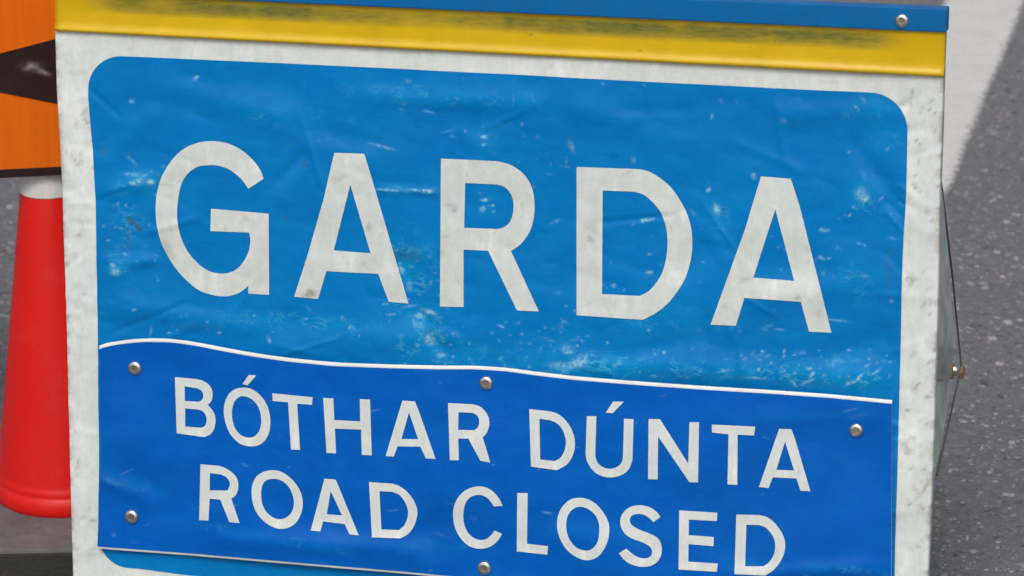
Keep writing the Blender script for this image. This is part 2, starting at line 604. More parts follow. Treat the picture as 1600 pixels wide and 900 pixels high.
# aggregate of the asphalt surface: small stones standing slightly proud
def aggregate():
    rg = np.random.RandomState(4)
    N = 52000
    x = rg.uniform(-.75, 1.75, N); y = -.35 + 3.6 * rg.rand(N) ** 1.25
    r = rg.choice([.0018, .0024, .003, .0038, .005], N, p=[.3, .28, .22, .14, .06]) * rg.uniform(.8, 1.2, N)
    h = rg.uniform(.0004, .0013, N)
    ph = rg.uniform(0, 6.28, N)
    n = 5
    V = np.zeros((N, 2 * n, 3)); 
    for k in range(n):
        t = ph + 2 * math.pi * k / n
        q = r * rg.uniform(.65, 1.2, N)
        V[:, k, 0] = x + np.cos(t) * q; V[:, k, 1] = y + np.sin(t) * q; V[:, k, 2] = -.0006
        V[:, n + k, 0] = x + np.cos(t) * q * .66; V[:, n + k, 1] = y + np.sin(t) * q * .66; V[:, n + k, 2] = h * rg.uniform(.7, 1.1, N)
    pat = [[k, (k + 1) % n, n + (k + 1) % n, n + k] for k in range(n)]
    loops = np.concatenate([np.array(pat).ravel(), np.arange(n, 2 * n)])
    starts = np.array([0, 4, 8, 12, 16, 20])
    me = bpy.data.meshes.new('aggregate')
    me.vertices.add(N * 2 * n); me.vertices.foreach_set('co', V.ravel())
    LL = (loops[None] + (np.arange(N) * 2 * n)[:, None]).ravel()
    me.loops.add(len(LL)); me.loops.foreach_set('vertex_index', LL.astype(np.int32))
    st = (starts[None] + (np.arange(N) * 25)[:, None]).ravel()
    me.polygons.add(len(st)); me.polygons.foreach_set('loop_start', st.astype(np.int32))
    me.update(calc_edges=True); me.validate()
    m = M('asphalt_stones')
    c = m.mix(m.attr('tone'), (.11, .108, .113), (.38, .375, .38))
    c = m.mix(m.math('MULTIPLY', m.noise(400, 4, .7), .5), c, (.18, .178, .185))
    m.set(c, .85, spec=.25)
    me.materials.append(m.m)
    o = bpy.data.objects.new('aggregate', me)
    COL.objects.link(o)
    o.parent = road
    o['kind'] = 'stuff'
    mesh_attr(o, 'tone', np.repeat(np.clip(rg.beta(2.0, 2.6, N), 0, 1), 2 * n))
    return o


aggregate()

# ================================================================== the folding sign
W = 0.78
sign = thing('folding_road_sign', (W / 2, 0.06, 0.0),
             'blue and white folding police sign reading GARDA, ROAD CLOSED, with yellow top strip', 'road sign')

# ---- white sheet, wrapped round its board
Lp = np.array([(88, 40), (88, 55), (90, 135), (96, 240), (100, 330), (105, 460), (110, 680), (115, 893), (116, 940)], float)
Rp = np.array([(1473, 100), (1472, 122), (1468, 240), (1466, 300), (1464, 440), (1459, 600), (1455.7, 722), (1447.5, 896), (1444, 990)], float)
lu, lv, _ = uv_at(Lp[:, 0], Lp[:, 1])
ru, rv, _ = uv_at(Rp[:, 0], Rp[:, 1])


def L_of(v): return np.interp(v, lv[::-1], lu[::-1])
def R_of(v): return np.interp(v, rv[::-1], ru[::-1])


def sheet_patch(NC, NR, Lf, Rf, vb, vt, r, D, off, wrap=0.0):
    """rounded rectangle on the sheet; returns u, v, d arrays (NR, NC)"""
    t = np.linspace(0, 1, NR)
    if r:
        H = vt - vb if np.isscalar(vt) else float(np.mean(vt(np.array([.39])) - vb(np.array([.39]))))
        k = r / H
        c = (1 - np.cos(np.linspace(0, math.pi / 2, 14))) * k
        t = np.concatenate([c[:-1], np.linspace(k, 1 - k, NR), (1 - c)[::-1][1:]])
        dist = np.minimum(t, 1 - t) * H
        ins = np.where(dist < r, r - np.sqrt(np.maximum(r * r - (r - dist) ** 2, 0)), 0)
    else:
        ins = np.zeros_like(t)
    s = np.linspace(0, 1, NC)
    vm = (vb if np.isscalar(vb) else float(vb(np.array([.39]))[0])) + t * ((vt if np.isscalar(vt) else float(vt(np.array([.39]))[0])) - (vb if np.isscalar(vb) else float(vb(np.array([.39]))[0])))
    LL = Lf(vm) + ins
    RR = Rf(vm) - ins
    U = LL[:, None] + s[None] * (RR - LL)[:, None]
    if np.isscalar(vt):
        Vv = np.repeat(vm[:, None], NC, 1)
    else:
        Vv = vb(U) + t[:, None] * (vt(U) - vb(U))
    return U, Vv, D(U, Vv) + off


tu, tv, _ = uv_at(np.array([90., 1472.]), np.array([40., 112.]))
VT = float(tv.mean())
VB = -0.032
U, Vv, Dd = sheet_patch(320, 200, L_of, R_of, VB, VT, 0, D_sheet, 0.0)


def wrap_grid(U, V, Dd, steps):
    for du, dd in steps:
        U = np.pad(U, 1, mode='edge'); V = np.pad(V, 1, mode='edge'); Dd = np.pad(Dd, 1, mode='edge')
        U[:, 0] -= du; U[:, -1] += du; V[0] -= du; V[-1] += du
        base = Dd.copy()
        for sl in (np.s_[0, :], np.s_[-1, :], np.s_[:, 0], np.s_[:, -1]):
            Dd[sl] = base[sl] + dd
    return U, V, Dd


U2, V2, D2 = wrap_grid(U, Vv, Dd, [(.0007, -.0003), (.0006, -.0010), (.0001, -.0045), (-.0002, -.0055)])
pts = P(U2, V2, D2).reshape(-1, 3)
sheet = link_mesh('front_sheet', pts, grid_faces(*U2.shape), MAT_WHITE, sign, True)
# grime spots of the white border
gr = np.zeros(U2.shape)
rr0 = random.Random(21)


def blob(arr, U, V, px, py, rx, ry, st, ang=0.0, D=None):
    a, b, _ = uv_at(np.array([float(px)]), np.array([float(py)]), D)
    k = 0.56e-3
    x = (U - a[0]) / k; y = (V - b[0]) / k
    ca, sa = math.cos(ang), math.sin(ang)
    X = x * ca + y * sa; Y = -x * sa + y * ca
    arr += st * np.exp(-((X / rx) ** 2 + (Y / ry) ** 2) ** 1.5)


for (x, y, rx, ry, st, an) in [(130, 222, 5, 2, .7, 0), (143, 222, 4, 3, .8, 0), (126, 240, 3, 6, .35, 0), (146, 262, 4, 3, .6, 0), (140, 811, 16, 1.6, .8, -.25),
                               (1428, 290, 3, 3, .7, 0), (1435, 252, 2, 4, .5, 0), (1452, 453, 3, 3, .7, 0), (1430, 435, 3, 3, .5, 0), (1427, 555, 8, 5, .35, .6),
                               (1433, 855, 6, 2.2, .7, .3), (1420, 700, 22, 3, .35, -.7), (1440, 770, 20, 3, .3, .9), (1405, 808, 12, 3, .35, 0),
                               (118, 400, 6, 14, .25, 0), (120, 560, 8, 8, .2, 0), (150, 868, 20, 2, .4, 0), (1441, 168, 3, 3, .6, 0), (1456, 626, 2, 3, .8, 0),
                               (128, 352, 4, 8, .3, .4), (1300, 128, 14, 3, .25, 0), (860, 103, 8, 2, .3, 0), (655, 82, 2, 2, .5, 0), (1410, 160, 20, 4, .25, .5)]:
    blob(gr, U2, V2, x, y, rx, ry, st, an)
eL = U2 - L_of(V2); eR = R_of(V2) - U2
gr += .5 * np.exp(-(np.maximum(eL, 0) / .0022)) * (vnoise(V2 * 130 + 4, U2 * 0 + 2.2) > .48) + .55 * np.exp(-(np.maximum(eR, 0) / .0022)) * (vnoise(V2 * 150 + 44, U2 * 0 + 7.2) > .45)
for _ in range(150):
    xx = rr0.choice([rr0.uniform(98, 140), rr0.uniform(1418, 1462), rr0.uniform(1418, 1462)])
    blob(gr, U2, V2, xx, rr0.uniform(130, 890), rr0.choice([1.5, 2, 3, 5]), rr0.choice([1.5, 2, 4, 8]), rr0.choice([.2, .3, .5, .7]), rr0.uniform(-1, 1))
mesh_attr(sheet, 'grime', np.clip(gr, 0, 1))

# ---- blue field printed film on the sheet
FL = np.array([(138, 87), (138, 140), (141, 185), (146, 240), (150, 313), (152, 440), (153, 519), (155, 700), (154, 800), (152, 890)], float)
FR = np.array([(1418, 143), (1418, 205), (1416, 300), (1410.5, 400), (1406.7, 567), (1402, 750), (1399, 844), (1397, 960)], float)
fu, fv, _ = uv_at(FL[:, 0], FL[:, 1], D_sheet); gu, gv, _ = uv_at(FR[:, 0], FR[:, 1], D_sheet)
FTp = np.array([(138, 86), (200, 88), (480, 100.5), (800, 116), (1000, 127), (1280, 141), (1418, 147)], float)
FBp = np.array([(150, 884), (215, 888), (300, 899), (500, 916), (1398, 1000)], float)
ftu, ftv, _ = uv_at(FTp[:, 0], FTp[:, 1], D_sheet); fbu, fbv, _ = uv_at(FBp[:, 0], FBp[:, 1], D_sheet)
Uf, Vf, Df = sheet_patch(620, 380, lambda v: np.interp(v, fv[::-1], fu[::-1]), lambda v: np.interp(v, gv[::-1], gu[::-1]),
                         lambda u: np.interp(u, fbu, fbv), lambda u: np.interp(u, ftu, ftv), 0.031, D_sheet, 0.0006)
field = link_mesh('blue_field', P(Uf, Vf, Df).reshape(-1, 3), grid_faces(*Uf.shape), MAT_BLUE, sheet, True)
sc_ = np.zeros(Uf.shape); gm = np.zeros(Uf.shape)
flecks = [(757, 214, 5, 3, 1, 0), (756, 226, 4, 2, .7, 0), (757, 312, 6, 2.5, 1, 0), (755, 326, 5, 4, .7, .5), (655, 297, 16, 2, .9, 0), (668, 299, 8, 3, 1, 0),
          (610, 297, 26, 1.6, .7, 0), (598, 229, 20, 2, .6, -.2), (215, 284, 13, 4, .8, .2), (236, 284, 6, 4, .9, 0), (205, 272, 14, 3, .4, 0),
          (180, 425, 8, 6, .8, 0), (176, 414, 5, 4, .6, 0), (671, 487, 12, 4, 1, -.2), (656, 493, 8, 4, .7, 0), (640, 478, 14, 2, .5, .2),
          (672, 531, 7, 8, .8, .4), (690, 555, 7, 4, .6, 0), (905, 566, 14, 8, .8, .3), (880, 572, 20, 6, .5, 0), (886, 545, 10, 7, .4, 0), (858, 585, 12, 4, .5, 0),
          (1012, 343, 10, 2.4, 1, .2), (1004, 345, 3, 3, .9, 0), (1015, 425, 5, 2.4, 1, 0), (959, 446, 4, 3, .8, 0), (1107, 296, 4, 3, 1, .8), (1120, 327, 5, 8, 1, .4),
          (1288, 359, 7, 3, .8, 0), (1346, 304, 9, 10, .55, .3), (1352, 312, 5, 3, 1, .3), (1282, 402, 4, 3, .6, 0), (306, 122, 4, 3, .9, 0), (206, 158, 4, 3, .5, 0),
          (206, 250, 12, 3, .3, -.8), (1178, 275, 3, 5, .8, .5), (990, 250, 3, 5, .4, .5), (893, 228, 4, 9, .4, .4), (1306, 500, 18, 1.5, .5, -.05), (1290, 495, 4, 3, .6, 0),
          (1342, 590, 10, 1.8, .9, .9), (1269, 585, 5, 2.4, 1, .9), (1262, 596, 12, 2, .7, .5), (1330, 598, 10, 2, .6, .5), (1240, 598, 8, 2, .6, -.9),
          (1370, 580, 9, 2, .5, .7), (1180, 590, 18, 2, .45, 0), (1130, 580, 12, 1.5, .4, .3), (628, 421, 4, 6, .7, .6), (640, 446, 4, 6, .4, 0), (1393, 470, 3, 3, .4, 0),
          (420, 530, 3, 6, .6, .5), (1350, 430, 8, 2, .3, 0), (1200, 300, 5, 2, .5, 0), (870, 345, 4, 3, .3, 0), (1220, 190, 8, 1.5, .35, .2), (700, 205, 10, 1.5, .3, .3)]
for a in flecks:
    blob(sc_, Uf, Vf, a[0], a[1], a[2], a[3], a[4], a[5], D_sheet)
rr = random.Random(3)
zones = [((620, 920), (500, 578), 70), ((1180, 1400), (545, 600), 60), ((160, 260), (250, 440), 30), ((600, 700), (380, 500), 36), ((860, 1320), (330, 560), 46),
         ((160, 620), (480, 525), 26), ((1300, 1410), (150, 420), 30), ((300, 1300), (110, 230), 28), ((700, 900), (200, 340), 22), ((930, 1200), (540, 595), 40)]
for (xa, xb), (ya, yb), n in zones:
    for _ in range(n):
        L = rr.choice([1.6, 2, 2, 2.5, 3, 3, 4, 8]) * rr.uniform(.6, 1.2)
        blob(sc_, Uf, Vf, rr.uniform(xa, xb), rr.uniform(ya, yb), L, rr.uniform(1.2, 2.4), rr.choice([.15, .2, .25, .3, .4, .7]), rr.choice([0, 0, .1, -.2, .7, -.8, 1.4]) + rr.uniform(-.2, .2), D_sheet)
for a in [(205, 345, 9, 5, .8, -.6), (217, 356, 8, 5, .8, -.6), (640, 398, 22, 12, .3, .2), (446, 341, 4, 3, .8, 0), (474, 252, 9, 3, .5, .1), (478, 258, 6, 2, .5, 0),
          (890, 223, 3, 10, .35, .4), (672, 526, 10, 12, .3, 0), (455, 224, 8, 3, .4, 0), (200, 380, 10, 30, .15, 0), (310, 510, 40, 6, .15, 0), (163, 235, 7, 12, .3, 0),
          (700, 440, 10, 22, .18, 0), (1390, 420, 8, 40, .15, 0)]:
    blob(gm, Uf, Vf, a[0], a[1], a[2], a[3], a[4], a[5], D_sheet)
sheen_fd1 = np.zeros(Uf.shape)  # painted sheen on upward-tilted folds, together with worn, crackled spots
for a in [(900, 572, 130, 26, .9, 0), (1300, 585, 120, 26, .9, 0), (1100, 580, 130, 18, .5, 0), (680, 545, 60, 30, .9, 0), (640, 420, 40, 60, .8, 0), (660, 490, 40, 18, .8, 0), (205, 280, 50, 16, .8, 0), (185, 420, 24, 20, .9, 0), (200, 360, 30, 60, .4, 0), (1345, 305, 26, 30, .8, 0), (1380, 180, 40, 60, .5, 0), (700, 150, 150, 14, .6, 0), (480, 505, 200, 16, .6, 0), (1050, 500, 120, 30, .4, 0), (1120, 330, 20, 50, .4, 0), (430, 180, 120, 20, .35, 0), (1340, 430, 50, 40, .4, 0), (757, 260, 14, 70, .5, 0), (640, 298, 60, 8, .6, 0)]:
    blob(sheen_fd1, Uf, Vf, a[0], a[1], a[2], a[3], a[4], a[5], D_sheet)
mesh_attr(field, 'sheen_fade', np.clip(sheen_fd1, 0, 1))
mesh_attr(field, 'scuff', np.clip(sc_, 0, 1)); mesh_attr(field, 'grime', np.clip(gm, 0, 1))


# ---- lettering: cut film shapes laid on the relief
def spline(path):
    """points (x, y) are corners, (x, y, 1) are smooth points between corners"""
    n = len(path)
    out = []
    if all(len(p) == 3 for p in path):
        for i in range(n):
            p0, p1, p2, p3 = (np.array(path[(i + k) % n][:2], float) for k in (-1, 0, 1, 2))
            for t in (0, .25, .5, .75):
                out.append(.5 * (2 * p1 + (p2 - p0) * t + (2 * p0 - 5 * p1 + 4 * p2 - p3) * t * t + (3 * p1 - p0 - 3 * p2 + p3) * t ** 3))
        return out
    st = next(i for i in range(n) if len(path[i]) == 2)
    path = list(path[st:]) + list(path[:st])
    i = 0
    while i < n:
        run = [path[i]]
        j = i + 1
        while j < n and len(path[j]) == 3:
            run.append(path[j]); j += 1
        run.append(path[j % n])
        q = [np.array(p[:2], float) for p in run]
        if len(q) == 2:
            out.append(q[0])
        else:
            q = [2 * q[0] - q[1]] + q + [2 * q[-1] - q[-2]]
            for k in range(1, len(q) - 2):
                p0, p1, p2, p3 = q[k - 1:k + 3]
                for t in (0, .25, .5, .75):
                    out.append(.5 * (2 * p1 + (p2 - p0) * t + (2 * p0 - 5 * p1 + 4 * p2 - p3) * t * t + (3 * p1 - p0 - 3 * p2 + p3) * t ** 3))
        i = j
    return out


LETTER_GRIME = [(487, 457, 9, 6, 1, 0), (480, 462, 14, 4, .5, 0), (265, 395, 14, 8, .35, -.9), (258, 380, 5, 10, .4, .3), (710, 325, 5, 7, .7, .5), (700, 318, 6, 4, .4, 0), (925, 355, 10, 9, .3, 0), (922, 372, 4, 6, .6, .6),
                (577, 355, 5, 6, .5, 0), (535, 277, 12, 2.5, .5, .3), (385, 342, 5, 5, .5, 0), (255, 288, 20, 1.6, .4, 0), (560, 302, 26, 1.4, .3, 0), (1133, 477, 4, 3, .8, 0), (1163, 437, 8, 3, .6, .3), (1247, 465, 5, 2.5, .7, -.3),
                (980, 270, 8, 3, .4, .5), (695, 370, 16, 1.5, .35, 0), (820, 410, 12, 4, .2, .6), (1280, 490, 5, 7, .3, .6), (690, 395, 6, 6, .3, 0), (573, 415, 3, 9, .35, .2), (945, 285, 5, 5, .2, 0), (1060, 420, 8, 14, .15, 0), (1150, 300, 8, 14, .2, .4)]


def letter(parent, shapes, ox, oy, s, D, off, mat, step):
    bm = bmesh.new()
    for outer, holes in shapes:
        loops = []
        for pth in [outer] + list(holes):
            loops.append([Vector((ox + p[0] / s, oy + p[1] / s, 0)) for p in spline(pth)])
        flat = [p for lp in loops for p in lp]
        vs = [bm.verts.new(p) for p in flat]
        for tri in tessellate_polygon(loops):
            try:
                bm.faces.new([vs[i] for i in tri])
            except ValueError:
                pass
    xs = [v.co.x for v in bm.verts]; ys = [v.co.y for v in bm.verts]
    x = math.ceil(min(xs) / step) * step
    while x < max(xs):
        bmesh.ops.bisect_plane(bm, geom=bm.verts[:] + bm.edges[:] + bm.faces[:], plane_co=(x, 0, 0), plane_no=(1, 0, 0)); x += step
    y = math.ceil(min(ys) / step) * step
    while y < max(ys):
        bmesh.ops.bisect_plane(bm, geom=bm.verts[:] + bm.edges[:] + bm.faces[:], plane_co=(0, y, 0), plane_no=(0, 1, 0)); y += step
    bmesh.ops.remove_doubles(bm, verts=bm.verts[:], dist=1e-4)
    bm.verts.index_update()
    co = np.array([v.co[:2] for v in bm.verts])
    faces = []
    for f in bm.faces:
        idx = [v.index for v in f.verts]
        p = co[idx]
        ar = sum(p[k][0] * p[(k + 1) % len(p)][1] - p[(k + 1) % len(p)][0] * p[k][1] for k in range(len(p)))
        if abs(ar) < 1e-6:
            continue
        faces.append(idx if ar < 0 else idx[::-1])
    bm.free()
    u, v, d = uv_at(co[:, 0], co[:, 1], D, off)
    o = link_mesh('letter', P(u, v, d), faces, mat, parent, True)
    g_ = np.zeros(u.shape)
    if step < 6:
        for a in LETTER_GRIME:
            blob(g_, u, v, a[0], a[1], a[2], a[3], a[4], a[5], D)
    mesh_attr(o, 'grime', np.clip(g_, 0, 1))
    return o


def sm(*pts):
    return [(x, y, 1) for x, y in pts]


BIG = [
    (230, 200, 3.2136, [([(585, 255)] + sm((568, 212), (535, 165), (480, 115), (420, 83), (365, 69), (310, 66), (255, 74), (200, 95), (150, 132), (105, 187), (72, 247), (52, 310), (43, 375), (43, 440), (51, 505), (67, 565), (92, 622), (127, 682), (172, 740), (224, 789), (254, 811), (284, 826), (325, 838), (370, 845), (410, 844), (440, 836), (470, 823)) + [(508, 793), (508, 832), (612, 838), (610, 430), (320, 405), (317, 518), (512, 525)] + sm((518, 560), (512, 610), (495, 652), (465, 695), (425, 722), (380, 731), (330, 725), (285, 704), (240, 665), (200, 615), (172, 555), (155, 490), (150, 420), (155, 360), (166, 300), (185, 255), (215, 218), (255, 195), (300, 187), (350, 188), (400, 203), (440, 228), (475, 260)) + [(508, 305)], [])]),
    (440, 220, 3.2136, [([(265, 60), (415, 65), (447, 168), (637, 817), (538, 808), (485, 668), (225, 655), (183, 795), (63, 783), (130, 575), (213, 285), (250, 120)], [[(345, 220), (447, 565), (262, 550)]])]),
    (660, 230, 3.215, [([(93, 57), (370, 70)] + sm((430, 84), (482, 112), (525, 155), (552, 210), (563, 280), (560, 350), (545, 410), (520, 455), (488, 492)) + [(445, 522), (585, 825), (475, 820), (330, 520), (207, 515), (207, 803), (88, 800)], [[(215, 180), (375, 187)] + sm((415, 202), (445, 237), (458, 285), (453, 340), (436, 380), (412, 400)) + [(380, 411), (210, 405)]])]),
    (880, 240, 3.2136, [([(67, 67), (380, 78)] + sm((430, 90), (490, 125), (545, 175), (590, 240), (625, 310), (645, 390), (648, 470), (638, 545), (615, 620), (575, 690), (522, 755), (465, 801)) + [(400, 835), (67, 812)], [[(198, 185), (360, 192)] + sm((402, 206), (440, 235), (480, 280), (505, 330), (520, 390), (524, 450), (518, 520), (500, 590), (470, 645), (430, 690)) + [(385, 715), (195, 705)]])]),
    (1090, 260, 3.213, [([(318, 50), (468, 62), (510, 190), (672, 835), (560, 830), (518, 680), (235, 660), (192, 800), (65, 795), (150, 560), (240, 310)], [[(390, 215), (485, 575), (280, 558)]])]),
]
for ox, oy, s, sh in BIG:
    letter(sheet, sh, ox, oy, s, D_sheet, 0.0012, MAT_LETTER, 5.0)

# ---- overlay panel riveted on: white core, blue film, letters
OT = np.array([(155, 541), (165, 537), (185, 533), (225, 529), (270, 530), (310, 536), (350, 544), (400, 553), (450, 560), (520, 567), (600, 570), (680, 572), (740, 572), (790, 575), (840, 582), (900, 589), (1000, 597), (1100, 604), (1200, 610), (1300, 617), (1393.5, 626)], float)
OB = np.array([(152.5, 857), (300, 868), (450, 881), (640, 897), (900, 922), (1392, 968)], float)


def over_patch(NC, NR, l, r, t, b, thick=None):
    s = np.linspace(0, 1, NC); q = np.linspace(0, 1, NR)
    xt = OT[0, 0] + s * (OT[-1, 0] - OT[0, 0]); xb = OB[0, 0] + s * (OB[-1, 0] - OB[0, 0])
    # smooth interpolation of the top edge
    yt = np.interp(xt, OT[:, 0], OT[:, 1]); yb = np.interp(xb, OB[:, 0], OB[:, 1])
    k = np.ones(9) / 9
    yt[4:-4] = np.convolve(yt, k, 'valid')
    xt = xt + l * (1 - s) - r * s; xb = xb + l * (1 - s) - r * s
    yt = yt + t; yb = yb - b
    X = xt[None] * (1 - q)[:, None] + xb[None] * q[:, None]
    X += np.interp(q, [0, .15, .5, .8, 1], [0, 1.5, 4.5, 2, 0])[:, None] * np.clip(1 - s / .2, 0, 1)[None]
    Y = yt[None] * (1 - q)[:, None] + yb[None] * q[:, None]
    return X, Y


X, Y = over_patch(220, 70, 0, 0, 0, 0)
X, Y = X[::-1], Y[::-1]
u, v, d = uv_at(X, Y, D_over, 0.0)
u3, v3, d3 = wrap_grid(u, v, d, [(.0002, -.0003), (0, -.0016), (-.004, -.0001)])
panel = link_mesh('overlay_panel', P(u3, v3, d3).reshape(-1, 3), grid_faces(*u3.shape), MAT_PANEL_EDGE, sign, True)
mesh_attr(panel, 'grime', np.zeros(u3.shape))
X, Y = over_patch(480, 150, -.4, -.4, 5.0, 3.0)
X, Y = X[::-1], Y[::-1]
u, v, d = uv_at(X, Y, D_over, 0.0005)
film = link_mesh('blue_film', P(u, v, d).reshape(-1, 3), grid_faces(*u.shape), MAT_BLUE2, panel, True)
s2 = np.zeros(u.shape); g2 = np.zeros(u.shape)
for a in [(855, 801, 8, 2, .35, 0), (175, 752, 22, 5, .12, -.4), (178, 835, 3, 3, .4, 0), (1340, 650, 16, 3, .1, .3)]:
    blob(s2, u, v, a[0], a[1], a[2], a[3], a[4], a[5], D_over)
sheen2 = np.zeros(u.shape)  # wrinkle highlights of the panel painted as teal streaks
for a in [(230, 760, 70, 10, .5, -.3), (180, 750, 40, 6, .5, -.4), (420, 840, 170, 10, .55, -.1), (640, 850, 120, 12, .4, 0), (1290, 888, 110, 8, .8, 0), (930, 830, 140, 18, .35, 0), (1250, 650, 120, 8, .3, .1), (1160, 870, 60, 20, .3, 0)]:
    blob(sheen2, u, v, a[0], a[1], a[2], a[3], a[4] * .55, a[5], D_over)
for _ in range(46):
    blob(s2, u, v, rr.uniform(170, 1380), rr.uniform(590, 900), rr.choice([2, 3, 6, 12]), rr.uniform(1, 1.6), rr.uniform(.08, .3), rr.uniform(-.5, .5), D_over)
mesh_attr(film, 'scuff', np.clip(s2, 0, 1)); mesh_attr(film, 'grime', g2); mesh_attr(film, 'sheen_fade', sheen2)

